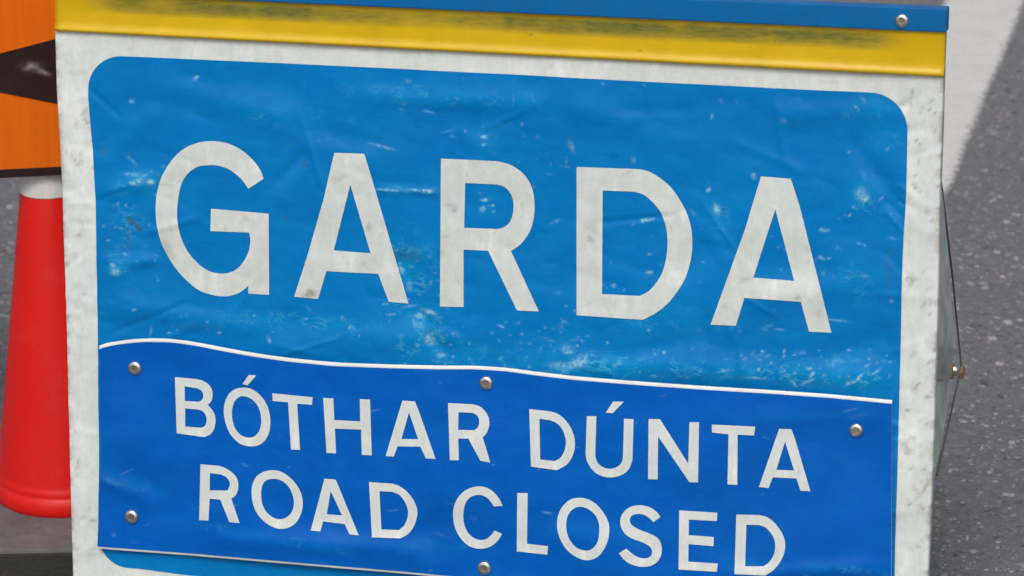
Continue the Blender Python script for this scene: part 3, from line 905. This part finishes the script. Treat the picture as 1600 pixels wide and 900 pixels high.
SMALL = [
    # BOTHAR
    (260, 570, 5.625, [([(75, 108), (265, 125)] + sm((320, 140), (370, 172), (400, 217), (406, 270), (394, 320)) + [(365, 352)] + sm((405, 400), (428, 452), (431, 510), (416, 570), (385, 612)) + [(335, 636), (90, 602)],
                        [[(160, 190), (265, 205)] + sm((305, 225), (325, 265), (315, 305)) + [(285, 325), (162, 317)], [(165, 382), (290, 395)] + sm((326, 415), (350, 455), (353, 500), (340, 535)) + [(310, 553), (165, 543)]])]),
    (260, 570, 5.625, [(sm((680, 200), (740, 210), (800, 245), (852, 300), (890, 370), (910, 450), (913, 530), (900, 602), (870, 660), (825, 700), (770, 716), (710, 714), (650, 695), (595, 650), (550, 590), (520, 512), (505, 430), (508, 360), (525, 300), (560, 245), (615, 210)),
                        [sm((660, 276), (715, 285), (765, 315), (802, 360), (825, 420), (834, 480), (829, 540), (810, 590), (775, 627), (730, 640), (680, 631), (635, 600), (600, 550), (580, 480), (577, 410), (588, 350), (615, 302))]),
                       ([(725, 88), (790, 92), (715, 180), (668, 170)], [])]),
    (260, 570, 5.625, [([(930, 250), (1285, 285), (1280, 352), (1150, 342), (1175, 748), (1095, 745), (1070, 330), (935, 318)], [])]),
    (490, 600, 5.333, [([(80, 115), (165, 120), (172, 300), (388, 312), (385, 125), (470, 130), (485, 595), (402, 590), (395, 380), (178, 372), (187, 578), (108, 575)], [])]),
    (490, 600, 5.333, [([(740, 138), (845, 145), (885, 248), (1017, 625), (935, 620), (890, 522), (700, 520), (668, 605), (600, 600)], [[(795, 238), (872, 460), (732, 458)]])]),
    (490, 600, 5.333, [([(1120, 158), (1335, 170)] + sm((1390, 190), (1437, 237), (1462, 295), (1460, 360), (1440, 412)) + [(1410, 445), (1472, 655), (1390, 640), (1290, 455), (1205, 455), (1210, 635), (1135, 635)], [[(1207, 235), (1325, 240)] + sm((1365, 265), (1380, 305), (1372, 355)) + [(1340, 385), (1205, 382)]])]),
    # DUNTA
    (810, 610, 5.333, [([(90, 155), (270, 175)] + sm((330, 196), (390, 245), (437, 312), (465, 388), (471, 460), (457, 530), (427, 590), (385, 632)) + [(320, 665), (105, 635)], [[(175, 235), (270, 250)] + sm((325, 277), (365, 325), (390, 390), (395, 450), (380, 512), (350, 560)) + [(305, 590), (182, 575)]])]),
    (810, 610, 5.333, [([(570, 215), (650, 215), (640, 545)] + sm((655, 592), (690, 630), (740, 651), (790, 650), (840, 625), (866, 585)) + [(872, 540), (880, 235), (960, 240), (950, 580)] + sm((930, 640), (890, 687), (830, 716), (765, 725), (700, 715), (640, 685), (600, 640), (570, 585)) + [(560, 530)], []),
                       ([(790, 92), (878, 95), (785, 190), (728, 185)], [])]),
    (810, 610, 5.333, [([(1085, 238), (1180, 240), (1415, 610), (1425, 265), (1505, 265), (1497, 768), (1425, 765), (1165, 385), (1160, 742), (1080, 740)], [])]),
    (1090, 640, 6.0, [([(133, 140), (540, 160), (530, 243), (375, 235), (372, 705), (280, 702), (290, 232), (135, 215)], [])]),
    (1090, 640, 6.0, [([(765, 180), (880, 185), (910, 265), (1058, 765), (965, 760), (925, 645), (705, 635), (665, 735), (575, 725)], [[(820, 300), (905, 570), (738, 565)]])]),
    # ROAD
    (300, 710, 6.43, [([(85, 98), (270, 115)] + sm((330, 135), (395, 175), (445, 227), (465, 290), (460, 360), (438, 412)) + [(395, 445), (478, 690), (375, 680), (285, 455), (178, 445), (165, 665), (72, 660)], [[(180, 188), (285, 200)] + sm((340, 225), (370, 262), (380, 305)) + [(358, 362), (178, 362)]])]),
    (300, 710, 6.43, [(sm((830, 160), (900, 176), (970, 220), (1035, 285), (1085, 365), (1110, 450), (1110, 540), (1085, 620), (1040, 690), (975, 734), (900, 748), (830, 736), (760, 700), (690, 640), (635, 560), (605, 460), (598, 370), (612, 287), (650, 220), (710, 179), (770, 162)),
                       [sm((800, 247), (860, 250), (920, 277), (970, 325), (1005, 390), (1022, 460), (1020, 530), (995, 590), (950, 632), (895, 651), (840, 644), (780, 610), (735, 560), (705, 490), (695, 410), (700, 340), (720, 285), (755, 257))])]),
    (470, 730, 6.43, [([(238, 115), (350, 125), (380, 192), (582, 685), (490, 675), (440, 572), (225, 545), (195, 645), (100, 635)], [[(300, 240), (415, 485), (262, 472)]])]),
    (470, 730, 6.43, [([(685, 150), (920, 165)] + sm((990, 190), (1060, 240), (1120, 310), (1160, 390), (1172, 460), (1157, 540), (1125, 612), (1078, 672)) + [(1000, 715), (715, 705)], [[(790, 240), (920, 248)] + sm((980, 272), (1030, 325), (1065, 390), (1078, 460), (1065, 530), (1035, 590)) + [(985, 632), (810, 625)]])]),
    # CLOSED
    (690, 740, 6.43, [([(612, 325)] + sm((590, 272), (550, 213), (500, 167), (440, 138), (375, 128), (310, 138), (245, 165), (190, 210), (145, 275), (120, 350), (115, 430), (128, 520), (160, 600), (208, 670), (265, 720), (330, 748), (400, 755), (470, 742), (530, 708), (575, 660)) + [(608, 605), (535, 572)] + sm((505, 610), (460, 650), (410, 667), (355, 660), (300, 630), (255, 577), (228, 510), (218, 430), (225, 350), (247, 285), (285, 240), (335, 219), (385, 215), (440, 232), (485, 270)) + [(525, 330)], [])]),
    (690, 740, 6.43, [([(760, 195), (865, 195), (858, 705), (1070, 730), (1062, 815), (755, 782)], [])]),
    (850, 760, 6.43, [(sm((345, 115), (420, 122), (495, 157), (560, 215), (615, 290), (648, 365), (656, 440), (645, 530), (615, 610), (570, 680), (510, 725), (440, 742), (370, 730), (300, 695), (232, 640), (180, 565), (145, 480), (131, 390), (140, 300), (170, 225), (220, 165), (280, 126)),
                       [sm((350, 205), (410, 213), (470, 245), (520, 297), (548, 360), (556, 430), (550, 510), (530, 575), (490, 622), (440, 644), (390, 641), (335, 620), (285, 575), (245, 510), (225, 430), (226, 350), (247, 280), (290, 229))])]),
    (850, 760, 6.43, [([(1170, 305)] + sm((1130, 255), (1075, 215), (1010, 195), (940, 190), (870, 206), (815, 242), (780, 290), (765, 350), (775, 412), (805, 465), (850, 505), (900, 530), (960, 552), (1020, 577), (1065, 607), (1085, 647), (1079, 690), (1045, 717), (990, 722), (930, 705), (880, 670)) + [(825, 625), (752, 672)] + sm((800, 732), (860, 776), (930, 800), (1000, 808), (1070, 799), (1125, 769), (1165, 720), (1183, 660), (1180, 592), (1155, 535), (1110, 497), (1050, 470), (990, 447), (930, 420), (880, 385), (862, 345), (870, 310), (900, 285), (950, 276), (1000, 285), (1050, 312)) + [(1100, 360)], [])]),
    (1040, 770, 6.924, [([(148, 190), (560, 215), (555, 305), (252, 290), (250, 458), (522, 478), (518, 578), (248, 555), (245, 745), (565, 765), (555, 855), (140, 830)], [])]),
    (1040, 770, 6.924, [([(765, 235), (1010, 240)] + sm((1090, 260), (1160, 307), (1220, 375), (1267, 450), (1292, 530), (1290, 620), (1260, 710), (1208, 790), (1150, 850)) + [(1080, 895), (745, 880)], [[(875, 345), (1015, 350)] + sm((1080, 375), (1130, 425), (1170, 490), (1186, 560), (1180, 640), (1150, 710), (1110, 760)) + [(1060, 795), (860, 795)]])]),
]
for ox, oy, s, sh in SMALL:
    letter(panel, sh, ox, oy, s, D_over, 0.0011, MAT_LETTER2, 8.0)


def rivet(parent, px, py, rpx, D, off, name='rivet'):
    u, v, d = uv_at(np.array([float(px)]), np.array([float(py)]), D, off)
    c = P(u, v, d)[0]
    r = rpx * np.linalg.norm(c - CAM_P) / F_PX
    prof = [(r * 1.0, -.002), (r * 1.0, r * .10), (r * .96, r * .22), (r * .86, r * .34), (r * .70, r * .42), (r * .56, r * .45), (r * .46, r * .455), (r * .40, r * .44), (r * .2, r * .44), (.00002, r * .445)]
    Vv, Ff = lathe(prof, c, 28, EN)
    o = link_mesh(name, Vv, Ff, MAT_RIVET, parent, True)
    mesh_attr(o, 'core', np.repeat([.25, .15, .05, 0, 0, .1, .6, .9, 1, 1], 28) * random.uniform(.5, 1))
    return o


for (x, y) in RIV_PX:
    rivet(panel, x, y, 11.4, D_over, 0.0005)

# ---- yellow folded strip along the top of the sheet
yb_u, yb_v, _ = uv_at(np.array([89., 1476.]), np.array([49., 121.]), None, .001)
yt_u, yt_v, _ = uv_at(np.array([345., 1476.]), np.array([-1., 50.]), None, .004)
def yb(u): return yb_v[0] + (u - yb_u[0]) * (yb_v[1] - yb_v[0]) / (yb_u[1] - yb_u[0])
def yt(u): return yt_v[0] + (u - yt_u[0]) * (yt_v[1] - yt_v[0]) / (yt_u[1] - yt_u[0])
prof = [(.0, .0008), (.012, .0030), (.035, .0048), (.065, .0060), (.095, .0063), (.13, .0058), (.17, .0049), (.21, .0042), (.28, .0039), (.38, .0039), (.50, .0037), (.62, .0036), (.74, .0037), (.86, .0040), (.95, .0044), (1.06, .0046),
        (1.06, -.0055), (.0, -.0005)]
uu = np.linspace(yb_u[0], yb_u[1], 160)
V, Fc = [], []
npf = len(prof)
rub = []
for i, u0 in enumerate(uu):
    for j, (t, dd) in enumerate(prof):
        vv = yb(u0) + t * (yt(u0) - yb(u0))
        dn = .0006 * (float(vnoise(np.array(u0 * 18.), np.array(t * 2 + 4.))) - .5) if j < npf - 2 else 0
        V.append(P(np.array([u0]), np.array([vv]), np.array([dd + dn]))[0])
        f = (u0 - uu[0]) / (uu[-1] - uu[0])
        rb = math.exp(-((t - .77) / .19) ** 4) if t < 1.02 else 0
        rb *= max(.0, min(1, (f - .03) / .06)) * max(0, min(1, (.955 - f) / .03))
        rub.append(rb * (.75 if .3 < f < .52 else 1.0))
for i in range(len(uu) - 1):
    for j in range(npf):
        a = i * npf + j; b = i * npf + (j + 1) % npf
        Fc.append((a, a + npf, b + npf, b))
Fc.append(tuple(range(npf))); Fc.append(tuple(range((len(uu) - 1) * npf, len(uu) * npf))[::-1])
yel = link_mesh('yellow_strip', V, Fc, MAT_YELLOW, sign, True)
mesh_attr(yel, 'rub', rub)
_sm = np.ones(len(yel.data.polygons), dtype=bool); _sm[-2:] = False
yel.data.polygons.foreach_set('use_smooth', _sm)

# ---- blue metal top bar (hinge rail)
bt_u, bt_v, _ = uv_at(np.array([1172., 1481.]), np.array([1.5, 13.5]), None, .008)
def btop(u): return bt_v[1] + (u - bt_u[1]) * (bt_v[0] - bt_v[1]) / (bt_u[0] - bt_u[1])
b0, b1 = -.004, float(bt_u[1]) - .0005
cor = []
for vfun, k in ((lambda u: yt(u) + .0004, 0), (btop, 1)):
    for (u0, dd) in ((b0, .0085), (b1, .0085), (b1, -.005), (b0, -.005)):
        cor.append(P(np.array([u0]), np.array([vfun(u0)]), np.array([dd]))[0])
bar = from_bm('top_bar', box_bm(cor, .0012, 3), MAT_BAR, sign, False)
for x in (1409.5,):
    rivet(bar, x, 32, 10.8, None, .0085)
uL = .05
cL = P(np.array([uL]), np.array([yt(uL) + .011]), np.array([.0085]))[0]
Vv, Ff = lathe([(.0062, -.002), (.0061, .0012), (.0055, .0026), (.004, .0037), (.002, .0042), (.00002, .0044)], cL, 28, EN)
link_mesh('rivet', Vv, Ff, MAT_STEEL, bar, True)

# ---- board behind the sheet, frame, legs
def Pp(u, v, d): return P(np.array([u]), np.array([v]), np.array([d]))[0]


def slab(name, u0, u1, v0, v1, d0, d1, mat, parent, bev=.001):
    cor = [Pp(u0, v0, d1), Pp(u1, v0, d1), Pp(u1, v0, d0), Pp(u0, v0, d0), Pp(u0, v1, d1), Pp(u1, v1, d1), Pp(u1, v1, d0), Pp(u0, v1, d0)]
    return from_bm(name, box_bm(cor, bev, 2), mat, parent)


slab('backing_board', .012, .758, -.026, .505, -.0105, -.0035, MAT_BOARD, sign)
ztop = float(Pp(.4, .51, -.02)[2])
for uu_ in (.03, .735):
    a = Pp(uu_, .50, -.022); b = Pp(uu_, -.085 / math.cos(AL) + .004, -.022)
    from_bm('front_leg', tube_bm([a, b], .0085, 12), MAT_BACKFRAME, sign, True)
for uu_ in (.26, .58):
    a = Pp(uu_, .50, -.022); b = np.array([uu_, .30, .009])
    from_bm('rear_leg', tube_bm([a, b], .0085, 12), MAT_BACKFRAME, sign, True)
for z_, in ((.35,),):
    t = .62
    pa = Pp(.26, .50, -.022) * (1 - t) + np.array([.26, .30, .009]) * t
    pb = Pp(.58, .50, -.022) * (1 - t) + np.array([.58, .30, .009]) * t
    from_bm('rear_crossbar', tube_bm([pa, pb], .0065, 10), MAT_BACKFRAME, sign, True)

# ---- hinged side stay on the right edge: two plates meeting at a bolt
U_S = .772
pS = O0 + EX * U_S


def side_poly(px):
    px = np.array(px, float)
    return hit_plane(px[:, 0], px[:, 1], pS, EX)


def plate(name, px, th, mat, parent, bev=.0004):
    p = side_poly(px)
    bm = bmesh.new()
    a = [bm.verts.new(q) for q in p]; b = [bm.verts.new(q - EX * th) for q in p]
    bm.faces.new(a); bm.faces.new(b[::-1])
    n = len(a)
    for i in range(n):
        bm.faces.new((a[i], b[i], b[(i + 1) % n], a[(i + 1) % n]))
    bmesh.ops.recalc_face_normals(bm, faces=bm.faces)
    bmesh.ops.bevel(bm, geom=list(bm.edges), offset=bev, segments=1, affect='EDGES')
    return from_bm(name, bm, mat, parent)


MAT_STAY = plain('dull_grey_green_steel', (.52, .60, .56), .8, .0, .45, 40, .3, .15)
MAT_RUST = plain('rusty_steel', (.26, .15, .08), .75, .1, .5, 300, .5)
stay = plate('side_stay', [(1470, 300), (1473, 298), (1484, 430), (1493, 545), (1494, 580), (1478, 588), (1452, 588), (1456, 420)], .002, MAT_STAY, sign)
low = plate('side_stay', [(1452, 578), (1484, 576), (1486, 590), (1469, 680), (1456, 742), (1452, 745), (1444, 700)], .002, MAT_STAY, sign)
low.location.x += .0024
brk = plate('stay_bracket', [(1448, 539), (1487, 543), (1489, 552), (1480, 556), (1478, 590), (1466, 594), (1448, 590)], .0018, MAT_GALV, sign)
brk.location.x += .0046
MAT_WIRE = plain('dark_steel_wire', (.10, .105, .10), .5, .4)
wp = side_poly([(1471, 286), (1488, 430), (1502, 572), (1487, 640), (1464, 742)])
from_bm('stay_rod', tube_bm(list(wp), .0009, 8), MAT_WIRE, sign, True)


def disc_at(name, px, py, rpx, h, mat, parent, n=24, dx=0.0, dome=True):
    c = side_poly([(px, py)])[0] + EX * dx
    r = rpx * np.linalg.norm(c - CAM_P) / F_PX
    if dome:
        pr = [(r, -.001), (r, h * .3), (r * .85, h * .7), (r * .5, h * .95), (.00002, h)]
    else:
        pr = [(r * .9, 0), (r, h * .1), (r, h * .85), (r * .88, h), (.00002, h)]
    Vv, Ff = lathe(pr, c, n, EX)
    return link_mesh(name, Vv, Ff, mat, parent, dome)


disc_at('washer', 1465, 578, 13, .0018, MAT_RUST, brk, 28, .0028 + .0046, False)
disc_at('bolt_head', 1466, 576, 9.5, .006, MAT_STEEL, brk, 24, .0040 + .0046)
disc_at('nut', 1480, 580, 11, .003, MAT_RUST, brk, 6, .0028 + .0046, False)

# ================================================================== traffic cone behind the sign, at the left
ZB = 0.036
front = ground_at(97.0, 804.5, ZB + .004)
dist = np.linalg.norm(front - CAM_P)
pxm = dist / F_PX
fw = CAM_R @ np.array([0, 0, -1.0]); fw[2] = 0; fw /= np.linalg.norm(fw)
rt = np.array([fw[1], -fw[0], 0.0])
R_LIP = 119 * pxm
ax0 = front + fw * R_LIP
ax0[2] = 0
# height of the collar seam: where the axis projects to y = 305
zz = np.linspace(.05, .6, 400)
_, yy = project(np.stack([np.full_like(zz, ax0[0]), np.full_like(zz, ax0[1]), zz], -1))
Z_SEAM = float(np.interp(-305, -yy[::1], zz)) if yy[0] < yy[-1] else float(np.interp(294, yy[::-1], zz[::-1]))
xs_, _ = project(np.array([ax0[0], ax0[1], Z_SEAM]))
R_SEAM = float((xs_ - 32.5) * pxm * 1.0)
print('cone', ax0, 'seam', Z_SEAM, 'r', R_SEAM, 'lip', R_LIP, 'axis px', xs_)
cone = thing('traffic_cone', tuple(ax0), 'red traffic cone with white collar on a black base, left of the blue sign', 'traffic cone')


def cone_red():
    m = M('faded_red_plastic')
    f = m.ramp(m.noise(14, 5, .6), [(.3, 0.0), (.75, 1.0)])
    c = m.mix(f, (.60, .009, .006), (.54, .008, .006))
    sp = m.ramp(m.noise(70, 5, .7), [(.63, 0.0), (.70, 1.0)])
    c = m.mix(m.math('MULTIPLY', sp, .35), c, (.36, .008, .006))
    st = m.ramp(m.noise(1.2, 4, .65, m.coords((60, 60, 9))), [(.62, 0.0), (.72, 1.0)])
    c = m.mix(m.math('MULTIPLY', st, .3), c, (.30, .012, .010))
    du = m.ramp(m.noise(24, 5, .7), [(.55, 0.0), (.75, 1.0)])
    c = m.mix(m.math('MULTIPLY', du, .12), c, (.55, .12, .10))
    m.set(c, .42, spec=.3)
    m.bump(m.noise(180, 3, .6), .08, .0006)
    return m.m


MAT_RED = cone_red()
slope = (R_LIP * .955 - R_SEAM) / (Z_SEAM - ZB - .03)
zl = ZB
prof = [(R_LIP * .93, zl - .003), (R_LIP * .985, zl), (R_LIP, zl + .005), (R_LIP * .998, zl + .010), (R_LIP * .982, zl + .0145), (R_LIP * .962, zl + .0170), (R_LIP * .952, zl + .0182), (R_LIP * .949, zl + .0195), (R_LIP * .950, zl + .0212), (R_LIP * .945, zl + .0235), (R_LIP * .930, zl + .0258), (R_LIP * .922, zl + .0275), (R_LIP * .917, zl + .031)]
rb, zb2 = prof[-1]
for k in range(1, 13):
    t = k / 12
    prof.append((rb + (R_SEAM - rb) * t, zb2 + (Z_SEAM - zb2) * t))
Vv, Ff = lathe(prof, (ax0[0], ax0[1], 0), 96)
body = link_mesh('body', Vv, Ff, MAT_RED, cone, True)
Z_C2 = Z_SEAM + .11
r2 = max(R_SEAM - slope * .11, .014)
Vv, Ff = lathe([(R_SEAM - .001, Z_SEAM - .002), (R_SEAM + .0008, Z_SEAM - .0012), (R_SEAM + .001, Z_SEAM), (r2 + .001, Z_C2), (r2 - .001, Z_C2 + .001)], (ax0[0], ax0[1], 0), 96)
link_mesh('reflective_collar', Vv, Ff, sheet_white('cone_collar_white', (.66, .65, .66), .7), cone, True)
r3 = max(r2 - slope * .04, .010)
Vv, Ff = lathe([(r2 - .0005, Z_C2 - .001), (r3, Z_C2 + .05), (r3 * .9, Z_C2 + .055), (r3 * .7, Z_C2 + .055), (r3 * .65, Z_C2 + .02)], (ax0[0], ax0[1], 0), 64)
link_mesh('tip', Vv, Ff, MAT_RED, cone, True)


def rubber():
    m = M('dusty_black_rubber')
    g_ = m.n('NewGeometry'); sx = m.n('SeparateXYZ'); m.l(g_.outputs['Normal'], sx.inputs[0])
    dust = m.math('MULTIPLY', m.ramp(sx.outputs[2], [(.35, 0.0), (.95, 1.0)]), m.ramp(m.noise(30, 6, .65), [(.25, .5), (.7, 1.0)]))
    c = m.mix(dust, (.018, .020, .021), (.150, .142, .148))
    sp = m.ramp(m.noise(55, 4, .6), [(.64, 0.0), (.70, 1.0)])
    c = m.mix(m.math('MULTIPLY', sp, .5), c, (.045, .04, .042))
    m.set(c, .7, spec=.35)
    m.bump(m.noise(90, 6, .7), .8, .003)
    return m.m


fe = ground_at(50.0, 861.0, ZB)
hf = float((ax0 - fe) @ fw)
hw = .128
cb = []
for z in (0.0005, ZB):
    e = 0 if z > .01 else .004
    for (sx, sf) in ((-1, -1), (1, -1), (1, 1), (-1, 1)):
        cb.append(np.array([ax0[0], ax0[1], 0]) + rt * sx * (hw + e) + fw * (sf * (hf if sf < 0 else hw) + (e * sf)) + np.array([0, 0, z]))
from_bm('base', box_bm(cb, .005, 3), rubber(), cone)

# ================================================================== orange arrow sign behind, at the left
ang = math.radians(14.6 + 5.0)
AX = np.array([math.cos(ang), math.sin(ang), 0.0])
AN = np.array([math.sin(ang), -math.cos(ang), 0.0])       # towards the viewer
p_ref = np.array([ax0[0] - .01, ax0[1] - R_SEAM - .012, 0.0])


def apx(px, py): return hit_plane(np.array([float(px)]), np.array([float(py)]), p_ref, AN)[0]


q0 = apx(50, 275)
ZP = q0[2]
s_of = lambda p: float((p - p_ref) @ AX)
S0, S1 = s_of(apx(-620, 268)), s_of(apx(430, 268))
ZT = ZP + .34
osign = thing('arrow_sign', tuple(p_ref + AX * (S0 + S1) / 2), 'orange road sign with a black left-pointing arrow and border, behind the blue sign', 'road sign')


def ap(s, z, d): return p_ref + AX * s + AN * d + np.array([0, 0, z])


def aslab(name, s0, s1, z0, z1, d0, d1, mat, parent, bev=.0008):
    cor = [ap(s0, z0, d1), ap(s1, z0, d1), ap(s1, z0, d0), ap(s0, z0, d0), ap(s0, z1, d1), ap(s1, z1, d1), ap(s1, z1, d0), ap(s0, z1, d0)]
    return from_bm(name, box_bm(cor, bev, 2), mat, parent)


def orange_mat():
    m = M('orange_reflective_sheeting')
    v = m.coords((240, 240, 3))
    st = m.ramp(m.noise(1.0, 3, .6, v), [(.3, 0.0), (.7, 1.0)])
    big = m.ramp(m.noise(8, 4, .6), [(.3, 0.0), (.75, 1.0)])
    c = m.mix(m.math('MULTIPLY', st, .6), (.66, .125, .002), (.52, .085, .002))
    c = m.mix(m.math('MULTIPLY', big, .3), c, (.62, .15, .003))
    m.set(c, .45, spec=.2)
    m.bump(st, .1, .0006)
    return m.m


def black_film():
    m = M('black_film')
    f = m.noise(18, 6, .65)
    c = m.mix(m.ramp(f, [(.4, 0.0), (.8, 1.0)]), (.018, .009, .008), (.030, .018, .016))
    c = m.mix(m.math('MULTIPLY', m.attr('scuff'), m.ramp(m.noise(120, 4, .6), [(.35, .1), (.6, 1.0)]), True), c, (.33, .29, .28))
    m.set(c, .5, spec=.2)
    return m.m


MAT_ORANGE, MAT_BLACK = orange_mat(), black_film()
MAT_OBACK = plain('grey_sign_back', (.32, .32, .31), .5, .3)
board = aslab('board', S0, S1, ZP, ZT, -.010, -.0012, MAT_OBACK, osign)
aslab('orange_face', S0 + .004, S1 - .004, ZP + .0075, ZT - .0075, -.0012, .0006, MAT_ORANGE, board, .0003)
bw_ = .0082
for nm, a in (('border', (S0, S1, ZP - .0002, ZP + bw_)), ('border', (S0, S1, ZT - bw_, ZT + .0002)), ('border', (S0 - .0002, S0 + bw_, ZP + bw_ + .0004, ZT - bw_ - .0004)), ('border', (S1 - bw_, S1 + .0002, ZP + bw_ + .0004, ZT - bw_ - .0004))):
    aslab(nm, a[0], a[1], a[2], a[3], -.0011, .0014, MAT_BLACK, board, .0003)
# arrow: head pointing left plus shaft, film on the face
hl = [apx(-130, 117), apx(0, 83.5), apx(88, 60), apx(95, 163.5), apx(0, 145.5)]
sz = [(s_of(p), p[2]) for p in hl]
apex = sz[0]
sB = S1 - .05
def ext(a, b, s): return a[1] + (s - a[0]) * (b[1] - a[1]) / (b[0] - a[0])
sH = s_of(apx(170, 110))
zu, zd = ext(sz[1], sz[2], sH), ext(sz[4], sz[3], sH)
zc = (zu + zd) / 2
# dense grid so the scuff can be carried by the film
V, Fc, scf = [], [], []
NS, NZ = 70, 26
for i in range(NS + 1):
    s = apex[0] + (sH - apex[0]) * i / NS
    z1_, z0_ = ext(apex, (sH, zu), s), ext(apex, (sH, zd), s)
    if i == 0:
        z1_, z0_ = apex[1] + .0004, apex[1] - .0004
    for j in range(NZ + 1):
        z = z0_ + (z1_ - z0_) * j / NZ
        V.append(ap(s, z, .0016))
        x, y = project(V[-1])
        w = .9 * math.exp(-(((x - 48) / 12) ** 2 + ((y - 104) / 6) ** 2)) + .8 * math.exp(-(((x - 66) / 10) ** 2 + ((y - 111 - (x - 62) * .35) / 3.5) ** 2))
        scf.append(min(w, 1))
Fc = grid_faces(NS + 1, NZ + 1)
Fc = [f[::-1] for f in Fc]
arrow = link_mesh('arrow', V, Fc, MAT_BLACK, board)
mesh_attr(arrow, 'scuff', scf)
hs = (zu - zd) * .22
aslab('arrow_shaft', sH + .0003, sB, zc - hs, zc + hs, -.0009, .0016, MAT_BLACK, board, .0003)
for s in (S0 + .03, S1 - .03):
    from_bm('leg', tube_bm([ap(s, ZT - .02, -.018), ap(s, .004, -.018)], .008, 12), MAT_BACKFRAME, osign, True)
    from_bm('foot', tube_bm([ap(s, .0125, -.14), ap(s, .0125, .02)], .008, 12), MAT_BACKFRAME, osign, True)
